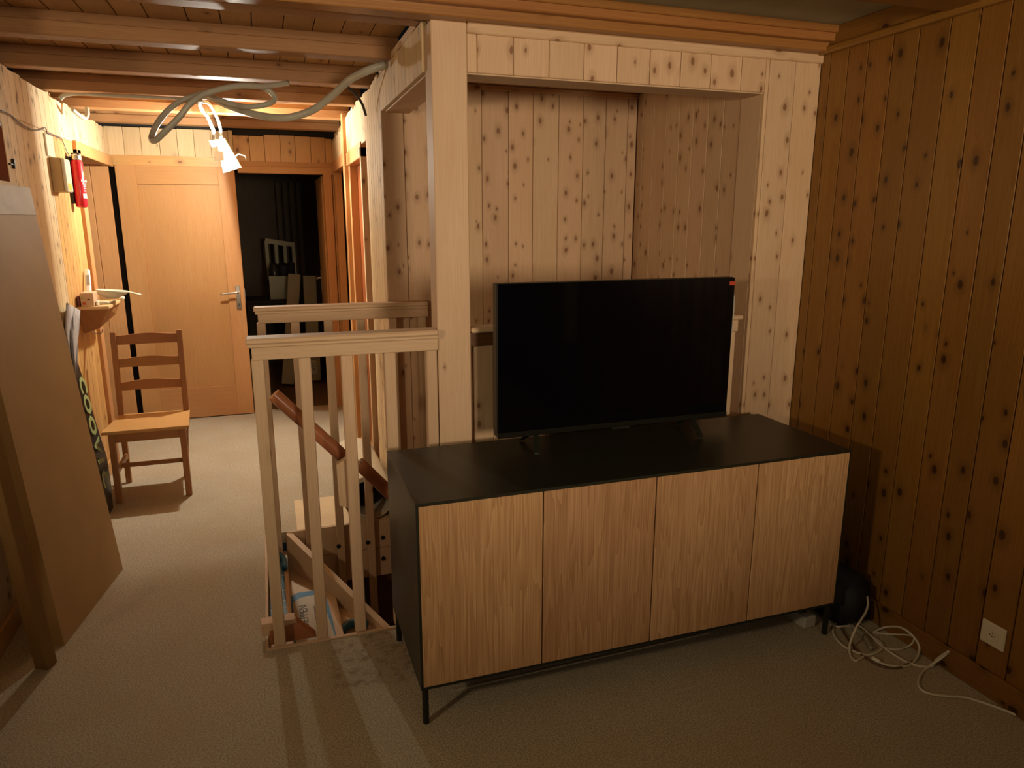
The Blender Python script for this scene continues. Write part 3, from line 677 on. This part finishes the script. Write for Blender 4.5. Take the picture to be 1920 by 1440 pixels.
for z0_, z1_, yb in ((.895, .958, 5.003), (.752, .812, 4.988), (.606, .664, 4.972)):
    poly = []; m_ = 12
    for i in range(m_ + 1):
        t = i / m_; poly.append((-.93 + .35 * t, yb, z1_ + .013 * (math.sin(math.pi * t) ** 2) - .006))
    poly = [(-.93, yb, z0_)] + poly + [(-.58, yb, z0_)]
    prism('back_slat', poly, (0, .015, 0), chairwood('X'), cr)

# ================================================================ LEFT SIDE THINGS
# big leaning carton: base edge on the floor, top against the wall
A = fl(232, 1068); B = fl(122, 1210)
A = Vector((-.768, 3.63, 0)); B = Vector((-.872, 2.985, 0))
Tt = aX(55, 352, -1.045); Bt = Tt + (B - A) * 1.0
cdir = (B - A).normalized(); upv = (Tt - A)
Bt = Tt + cdir * (B - A).length
nrm = upv.cross(cdir).normalized()
if nrm.x > 0: nrm = -nrm
cd = empty('cardboard_carton', (-.85, 3.3, 0), 'tall flat cardboard carton leaning against the left wall', 'carton')
TH = .045
def q4(a, b, c, d, off=0): return [Vector(a) + nrm * off, Vector(b) + nrm * off, Vector(c) + nrm * off, Vector(d) + nrm * off]
prism('carton_body', q4(A, B, Bt, Tt), nrm * TH, CARD, cd)
fold = .93
F0 = A.lerp(Tt, fold); F1 = B.lerp(Bt, fold)
prism('taped_end', q4(F0, F1, Bt, Tt, -.003), nrm * .003, plain('clear_taped_cardboard', (.38, .29, .17), .6, noise=.1, scale=9), cd, 'glossy taped end of carton')
# wooden leaning post in front
_p0 = Vector((-.905, 2.86, 0)); _p1 = aY(-12, 860, 2.62)
stick('leaning_post', _p0, _p0 + (_p1 - _p0) * 1.35, .054, .052, wood('dark_post', (.33, .19, .07), (.25, .13, .04), 'Z', knots=.1, rough=.5), None, up=(.42, .9, 0), bev=.003)
o = D.objects['leaning_post']; meta(o, 'square brown timber post leaning beside the big carton', 'post')
# snowboard behind carton
edge = [(213, 956), (208, 905), (200, 855), (187, 815), (167, 748), (150, 692), (143, 670)]
EP = [aX(x, y, -.962 - .125 * (956 - y) / 286) for x, y in edge]; EP[0].z = 0
g0, g1 = EP[0], EP[-1]
snb = empty('snowboard', g0, 'dark board with pale green lettering wedged behind the carton', 'snowboard')
poly = EP + [g1 + Vector((0, -.10, .03)), g1 + Vector((0, -.22, .0)), EP[3] + Vector((0, -.33, 0)), g0 + Vector((0, -.26, 0))]
prism('deck', poly, (-.012, 0, 0), plain('board_black', (.012, .013, .012), .4), snb)
for i, (chh, ly_) in enumerate(zip('COOVIC', (722, 758, 798, 836, 864, 898))):
    lx_ = 60 + 172 * (ly_ - 350) / 718 + 6
    p = aX(lx_, ly_, -.960 - .125 * (956 - ly_) / 286 + .004)
    up_ = (g1 - g0).normalized()
    text('letter', chh, p, .17, -up_, Vector((0, 1, 0)) - up_ * up_.y, GREEN, snb, ext=.0008, sx=.85, off=.006)

# linen cloth hanging at shelf end
cl = []; nf = 10; fc = []
outl = [(124, 568, 149, 582), (123, 590, 148, 600), (122, 620, 147, 620), (127, 650, 146, 645), (134, 680, 146, 672), (140, 705, 146, 700)]
for r_, (xa, ya, xb, yb) in enumerate(outl):
    for k in range(nf + 1):
        t = k / nf; p = aX(xa + (xb - xa) * t, ya + (yb - ya) * t, -1.075 + .012 * math.sin(t * 9 + r_)); cl.append(p)
for r_ in range(len(outl) - 1):
    for k in range(nf): fc.append((r_ * (nf + 1) + k, r_ * (nf + 1) + k + 1, (r_ + 1) * (nf + 1) + k + 1, (r_ + 1) * (nf + 1) + k))
o = meshobj('linen_cloth', cl, fc, RAG, None, smooth=True); meta(o, 'grey woven cloth hanging between carton and small wall shelf', 'cloth')
md = o.modifiers.new('s', 'SOLIDIFY'); md.thickness = .004

# shelf
sh = empty('wall_shelf', (-1.02, 5.09, 1.15), 'small wooden wall shelf with slanted bracket above the chair', 'shelf')
SZ = 1.152; SY0, SY1, SX1 = 4.885, 5.30, -.925
box('shelf_board', -1.10, SX1, SY0, SY1, SZ - .018, SZ, wood('shelf_pine', (.66, .44, .22), (.55, .33, .14), 'Y', rough=.5), sh, .002)
prism('bracket', [(-1.098, SY0 + .015, SZ - .018), (SX1 - .008, SY0 + .015, SZ - .018), (-1.01, SY0 + .10, SZ - .145), (-1.098, SY0 + .10, SZ - .175)], (0, .018, 0), chairwood(), sh)
prism('front_apron', [(SX1 - .008, SY0 + .018, SZ - .018), (SX1 - .008, SY1 - .02, SZ - .018), (-.96, SY1 - .05, SZ - .09), (-1.01, SY0 + .10, SZ - .145)], (-.014, 0, 0), chairwood('Y'), sh)
prism('bracket', [(-1.098, SY1 - .06, SZ - .018), (SX1 - .01, SY1 - .06, SZ - .018), (-1.02, SY1 - .06, SZ - .14), (-1.098, SY1 - .06, SZ - .16)], (0, .018, 0), chairwood(), sh)
tube('hook', [(-1.09, 5.12, .99), (-1.06, 5.12, .955), (-1.03, 5.12, .96), (-1.02, 5.12, .985)], .003, METAL, sh)
# shelf items
b1 = empty('small_carton', (-1.03, 4.95, SZ), 'small pinkish printed carton on the wall shelf', 'box')
box('carton_body', -1.075, -1.005, 4.90, 5.02, SZ, SZ + .082, plain('printed_card', (.58, .38, .24), .5, noise=.08, scale=20), b1, .002)
box('print_mark', -1.070, -1.060, 4.8992, 4.90, SZ + .045, SZ + .06, GREEN, b1, 0)
box('print_mark', -1.038, -1.024, 4.8992, 4.90, SZ + .038, SZ + .045, INK, b1, 0)
box('print_mark', -1.068, -1.048, 4.8992, 4.90, SZ + .012, SZ + .026, plain('red_print', (.5, .08, .04), .5), b1, 0)
o = box('red_book', -1.096, -1.080, 4.905, 5.0, SZ, SZ + .062, plain('red_cover', (.16, .03, .025), .4), None, .002); meta(o, 'dark red booklet between wall and pinkish carton', 'book')
b2 = empty('cordless_handset', (-1.06, 5.06, SZ), 'slim white handset standing upright behind the pinkish carton', 'telephone')
p0 = Vector((-1.062, 5.06, SZ + .0)); p1 = aX(163, 506, -1.078)
stick('handset_body', p0, p1, .030, .022, plain('bright_white_plastic', (.82, .82, .76), .3), b2, up=(0, 1, 0), bev=.005)
stick('keypad', p0.lerp(p1, .55) + Vector((.004, -.012, 0)), p0.lerp(p1, .85) + Vector((.004, -.012, 0)), .018, .003, plain('grey_keys', (.35, .36, .34), .4), b2, up=(0, 1, 0), bev=0)
sc_ = empty('white_scoop', (-.95, 5.05, SZ), 'off white plastic scoop with long handle lying over shelf edge', 'scoop')
Wm = plain('offwhite_scoop', (.60, .58, .46), .4)
rim = []; 
def scp(t, s, z): return Vector((-1.02 + .17 * t, 5.08 + s, z))
secs = []
for i in range(9):
    t = i / 8; wd = .055 * math.sin(math.pi * (.12 + .80 * t)) ** .5; dz = SZ + .088 - .016 * t; dep = .055 * math.sin(math.pi * min(1, .18 + .72 * t)) 
    secs.append([scp(t, -wd, dz), scp(t, -wd * .7, dz - dep * .8), scp(t, 0, dz - dep), scp(t, wd * .7, dz - dep * .8), scp(t, wd, dz)])
vs = [v for s_ in secs for v in s_]; fs = [(i * 5 + k, i * 5 + k + 1, (i + 1) * 5 + k + 1, (i + 1) * 5 + k) for i in range(8) for k in range(4)] + [(0, 1, 2, 3, 4), (40, 44, 43, 42, 41)]
o = meshobj('bowl', vs, fs, Wm, sc_, smooth=True); md = o.modifiers.new('s', 'SOLIDIFY'); md.thickness = .003
stick('handle', (-.855, 5.08, SZ + .070), (-.765, 5.02, SZ + .052), .022, .007, Wm, sc_, bev=.002)
o = tube('cable_end', [(-.995, 4.985, SZ + .008), (-.975, 4.99, SZ + .013), (-.94, 5.02, SZ + .008), (-.93, 5.12, SZ + .006)], .008, plain('grey_plastic_light', (.45, .46, .40), .4), None); meta(o, 'short grey cable lying beneath the scoop', 'cable')
b3 = empty('plug_adapter', (-.995, 4.97, SZ), 'tiny white plug block beside pinkish carton', 'plug')
box('plug_body', -1.002, -.988, 4.93, 4.96, SZ, SZ + .03, WHITEP, b3, .003)
b4 = box('white_clip', -.935, -.905, 5.27, 5.31, SZ, SZ + .018, WHITEP, None, .003); meta(b4, 'white plastic clip on the far front corner of wall shelf', 'clip')

# white plate, electrical box, wire, extinguisher
o = box('cover_plate', -1.10, -1.092, 4.755, 4.905, 1.985, 2.115, CREAM, None, .006)
p_a = aX(84, 252, -1.095); p_b = aX(99, 292, -1.095)
D.objects.remove(o)
pa = aX(84, 250, -1.096); pb = aX(101, 296, -1.096)
pl = empty('cover_plate', (pa.x, (pa.y + pb.y) / 2, pb.z), 'flat cream cover plate on left wall above the beige box', 'wall plate')
box('plate', -1.10, -1.090, pa.y - .02, pb.y + .01, pb.z, pa.z, CREAM, pl, .004)
box('screw', -1.0905, -1.089, pb.y - .05, pb.y - .044, pa.z - .055, pa.z - .049, METAL, pl, 0)
e0 = aX(92, 296, -1.10)
eb = empty('control_box', (-1.07, e0.y, e0.z - .25), 'beige electrical control box with yellow sticker on left wall', 'control box')
ey0 = 4.735; ey1 = 4.865; ez1 = pb.z - .004; ez0 = ez1 - .185
box('housing', -1.10, -1.045, ey0, ey1, ez0, ez1, plain('beige_housing', (.50, .33, .15), .5), eb, .004)
box('cover', -1.045, -1.028, ey0 + .002, ey1, ez0 + .002, ez1 - .002, CREAM, eb, .006)
box('yellow_sticker', -1.0282, -1.0268, ey0 + .02, ey1 - .03, ez0 + .012, ez0 + .05, YELLOW, eb, 0, label='yellow warning sticker')
for k in range(3): box('sticker_text', -1.0269, -1.0264, ey0 + .03, ey1 - .045 - .01 * k, ez0 + .02 + .010 * k, ez0 + .0225 + .010 * k, plain('brown_print', (.4, .15, 0), .6), eb, 0)
tube('toggle', [(-1.04, ey1, ez0 + .05), (-1.035, ey1 + .012, ez0 + .035), (-1.04, ey1 + .008, ez0 + .02)], .003, WHITEP, eb)
# wire
wp = [(0, 207), (12, 211), (22, 217), (32, 226), (46, 236), (60, 243), (68, 244), (78, 243), (84, 239), (87, 243), (88, 249), (96, 252), (106, 256), (115, 260), (119, 268), (125, 283), (133, 297)]
o = tube('thin_wire', [aX(x, y, -1.094 + .003 * (i % 2)) for i, (x, y) in enumerate(wp)], .0028, plain('grey_wire', (.10, .11, .14), .5), None, sides=6, seg=4); meta(o, 'thin dark grey wire strung along the left wall', 'wire')
o = tube('thin_wire', [aX(x, y, -1.094 + .003 * (i % 2)) for i, (x, y) in enumerate([(24, 221), (33, 231), (47, 240), (58, 244), (66, 245)])], .0022, plain('brown_wire', (.25, .14, .07), .5), None, sides=6, seg=4); meta(o, 'short loose brown strand below the dark wire', 'wire')
# extinguisher spray
xt = aX(142, 300, -1.05); xb = aX(156, 388, -1.05)
XC = (xt + xb) / 2
ex = empty('fire_extinguisher', (-1.052, XC.y, xb.z), 'red fire extinguisher spray can hanging on left wall by door frame', 'fire extinguisher')
hx = xt.z - xb.z
lathe('can', (-1.052, XC.y, xb.z), (0, 0, 1), [(.020, -.004), (.030, 0), (.033, .008), (.033, hx - .012), (.026, hx)], RED, ex, 24)
lathe('cap', (-1.052, XC.y, xb.z + hx), (0, 0, 1), [(.027, 0), (.030, .004), (.028, .028), (.018, .036)], METAL, ex, 20, label='silver and black cap')
box('nozzle', -1.075, -1.03, XC.y - .01, XC.y + .01, xb.z + hx + .033, xb.z + hx + .043, INK, ex, .002)
box('wall_bracket', -1.10, -1.083, XC.y - .035, XC.y + .03, xb.z + .02, xb.z + hx + .02, INK, ex, .003)
def onlabel(th, z, rad=.0334): return Vector((-1.052 + rad * math.cos(th), XC.y + rad * math.sin(th), z))
def band(name, t0, t1, z0, z1, mat):
    vs = []; m_ = 8
    for i in range(m_ + 1):
        th = t0 + (t1 - t0) * i / m_; vs += [onlabel(th, z0), onlabel(th, z1)]
    return meshobj(name, vs, [(2 * i, 2 * i + 2, 2 * i + 3, 2 * i + 1) for i in range(m_)], mat, ex, smooth=True)
band('white_label', -.95, .5, xb.z + .052, xb.z + .078, WHITEP)
for k in range(5):
    band('small_print', -.6 - .02 * k, .15, xb.z + .092 + .014 * k, xb.z + .097 + .014 * k, WHITEP)
band('emblem', -.5, -.1, xb.z + hx * .66, xb.z + hx * .75, YELLOW)
th = -.42
text('lettering', 'Lösch', onlabel(th, xb.z + hx * .56, .0338), .022, (-math.sin(th), math.cos(th), 0), (0, 0, 1), WHITEP, ex)
text('lettering', 'spray', onlabel(th, xb.z + hx * .50, .0338), .016, (-math.sin(th), math.cos(th), 0), (0, 0, 1), WHITEP, ex)

# ================================================================ CONDUITS
def cond(name, pts, r, mat, label, cat='conduit'):
    o = tube(name, [aY(*p) for p in pts], r, mat, None, sides=10, seg=8); return meta(o, label, cat)
cond('flexible_conduit', [(724, 121, 3.5), (690, 132, 3.55), (655, 150, 3.7), (622, 180, 3.85), (585, 207, 3.95), (535, 221, 4.0), (480, 215, 4.1), (430, 199, 4.2), (395, 182, 4.3), (376, 178, 4.36)], .0185, GREYP, 'thick grey conduit sagging from the right wall to ceiling middle')
cond('flexible_conduit', [(540, 156, 3.98), (500, 161, 3.9), (450, 161, 3.8), (410, 168, 3.75), (380, 178, 3.72), (355, 196, 3.7), (335, 221, 3.7), (307, 249, 3.72), (290, 264, 3.78), (284, 258, 3.86), (295, 232, 3.93), (317, 205, 3.97), (347, 186, 4.0), (395, 172, 4.0), (450, 160, 4.0), (495, 165, 4.0), (515, 182, 4.02), (505, 194, 4.06), (470, 200, 4.08), (435, 195, 4.12), (400, 183, 4.2), (378, 178, 4.3)], .0135, GREYP, 'looped coil of grey conduit hanging under the ceiling joists')
cond('flexible_conduit', [(112, 186, 4.95), (122, 178, 4.95), (150, 175, 4.93), (200, 178, 4.90), (270, 181, 4.9), (340, 184, 4.9), (380, 188, 4.9)], .0125, GREYP, 'straight grey conduit fixed below joist from the left wall')
cond('flexible_conduit', [(135, 205, 5.1), (147, 215, 5.15), (159, 222, 5.2), (164, 214, 5.22), (163, 203, 5.25)], .012, GREYP, 'short grey conduit bend on top of left wall')
cond('lamp_cable', [(376, 186, 5.0), (374, 195, 5.1), (380, 208, 5.2), (388, 217, 5.25), (396, 235, 5.3), (400, 246, 5.38), (400, 268, 5.42)], .012, plain('pale_grey_cable', (.30, .30, .27), .5), 'pale grey cable dropping to the left side of the lamp', 'cable')
cond('lamp_cable', [(378, 190, 5.0), (392, 195, 5.1), (403, 212, 5.2), (411, 232, 5.3), (414, 250, 5.40), (414, 266, 5.45)], .010, GREYP, 'grey cable dropping to the right side of the lamp', 'cable')
cond('black_cable', [(652, 163, 3.9), (668, 178, 3.95), (679, 195, 4.0), (686, 216, 4.05)], .007, INK, 'short black cable poking out beside the right hall wall', 'cable')

# ================================================================ HALL LAMP
lm = empty('work_lamp', LAMP, 'bare bright white floodlight hanging from the hall ceiling', 'lamp')
EM = plain('lit_white', (.9, .9, .9), .4, emit=HALL_COL, es=15500)
Lx, Ly, Lz = LAMP
WL_ = plain('lamp_white_metal', (.80, .80, .76), .4)
def led(dx, r): lathe('led_bulb', (Lx + dx, Ly, Lz - r), (0, 0, 1), [(.002, 0), (r * .7, r * .3), (r, r), (r * .7, r * 1.7), (.002, r * 2)], EM, lm, 12)
led(.022, .009)
lathe('led_bulb', (Lx - .030, Ly, Lz + .008), (0, 0, 1), [(.002, 0), (.005, .003), (.006, .008), (.002, .016)], EM, lm, 12)
point('hall_lamp_light', (Lx - .030, Ly, Lz), 50, HALL_COL, .002)  # second emitter of the lamp, added to work with the lip below
az = math.radians(36); pd = Vector((math.sin(az), math.cos(az), 0))
prism('reflector_plate', [aY(406, 262, Ly + .055), aY(420, 259, Ly + .085), aY(452, 314, Ly - .005), aY(419, 324, Ly + .060)], pd * .010, WL_, lm)
prism('top_housing', [aY(391, 264, Ly + .0), aY(418, 260, Ly + .0), aY(424, 270, Ly + .0), aY(397, 275, Ly + .0)], (0, .02, 0), WL_, lm)
box('light_cutoff_lip', Lx - .062, Lx - .002, Ly - .034, Ly - .031, Lz - .0345, Lz + .03, WL_, lm, 0)  # lip added to block the second emitter and draw a light edge on the floor
tube('mounting_bracket', [(Lx + .07, Ly + .0, Lz - .0), (Lx + .09, Ly - .02, Lz + .012), (Lx + .13, Ly - .03, Lz + .002), (Lx + .135, Ly - .03, Lz - .02)], .004, STEEL, lm, smoothp=False)
# ================================================================ THINGS IN THE DARK ROOM
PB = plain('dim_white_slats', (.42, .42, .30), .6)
bn = empty('slatted_cot', (.15, 8.34, .9), 'white slatted headboard standing in the dark room', 'headboard')
ca = aY(497, 451, 8.34); cb_ = aY(552, 459, 8.34)
stick('top_rail', ca, cb_, .03, .05, PB, bn)
for t in (.04, .36, .66, .96):
    p = ca.lerp(cb_, t); stick('slat', p, p + Vector((.0, 0, -.42)), .035, .02, PB, bn, up=(0, 1, 0))
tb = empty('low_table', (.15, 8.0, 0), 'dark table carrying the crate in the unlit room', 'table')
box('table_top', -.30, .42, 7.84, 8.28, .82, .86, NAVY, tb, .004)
for lx in (-.27, .37):
    for ly in (7.86, 8.22): box('leg', lx, lx + .04, ly, ly + .04, 0, .82, NAVY, tb, .003)
ct = empty('storage_crate', (.16, 8.0, .86), 'pale grey crate on the dark table beyond the hall', 'crate')
c0 = aY(504, 518, 7.88); c1 = aY(562, 557, 7.88)
GC = plain('grey_crate', (.30, .32, .25), .6)
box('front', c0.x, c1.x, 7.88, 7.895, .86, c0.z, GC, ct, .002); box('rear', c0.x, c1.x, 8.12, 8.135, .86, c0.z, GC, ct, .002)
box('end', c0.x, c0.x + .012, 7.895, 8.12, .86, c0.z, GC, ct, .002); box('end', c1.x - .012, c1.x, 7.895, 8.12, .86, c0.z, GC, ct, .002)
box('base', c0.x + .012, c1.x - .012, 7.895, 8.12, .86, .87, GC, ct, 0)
for k, (dx, rr_, lab) in enumerate(((.055, .052, 'leftmost dark pot in the pale crate, with a bright handle'), (.165, .055, 'middle dark pot in the pale crate'), (.262, .036, 'rightmost and slimmest dark pot in the pale crate'))):
    px_ = c0.x + .012 + dx * .85
    pt = empty('dark_pot', (px_, 8.0, .872), lab, 'pot', 'dark pots in the pale crate')
    lathe('body', (px_, 8.0, .872), (0, 0, 1), [(rr_ * .8, 0), (rr_, .04), (rr_, .30 + .03 * k), (rr_ * .6, .35), (.01, .36)], NAVY, pt, 18)
    lathe('knob', (px_, 8.0, 1.232), (0, 0, 1), [(.006, 0), (.014, .012), (.010, .022)], NAVY, pt, 10)
    if k == 0: tube('handle', [(px_ - .01, 7.955, 1.17), (px_, 7.925, 1.15), (px_, 7.925, 1.10), (px_ - .01, 7.952, 1.08)], .006, METAL, pt)
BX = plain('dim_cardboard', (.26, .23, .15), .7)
for k, (t0, b0, wdt, lab) in enumerate((((552, 514), (540, 725), .12, 'narrow flat carton leaning leftmost in the dark room'), ((580, 517), (590, 718), .13, 'flat carton with printed white label leaning by the open door leaf'))):
    yb_ = fl(*b0).y; pT = aY(t0[0], t0[1], yb_ + .12); pB = fl(*b0)
    fp = empty('flat_carton', pB, lab, 'carton', 'flat cartons leaning in the dark room')
    stick('carton_body', pB + Vector((0, 0, .03)), pT, wdt, .06, BX, fp, up=(0, 1, 0), bev=.003)
    if k == 1:
        dd = (pT - pB).normalized()
        c_ = pB.lerp(pT, .16) + Vector((0, -.05, 0)); stick('label', c_ - dd * .07, c_ + dd * .07, .05, .002, PB, fp, up=(0, 1, 0), bev=0)
        text('lettering', 'A12', c_ + Vector((0, -.003, 0)), .05, dd, Vector((-1, 0, 0)), INK, fp)
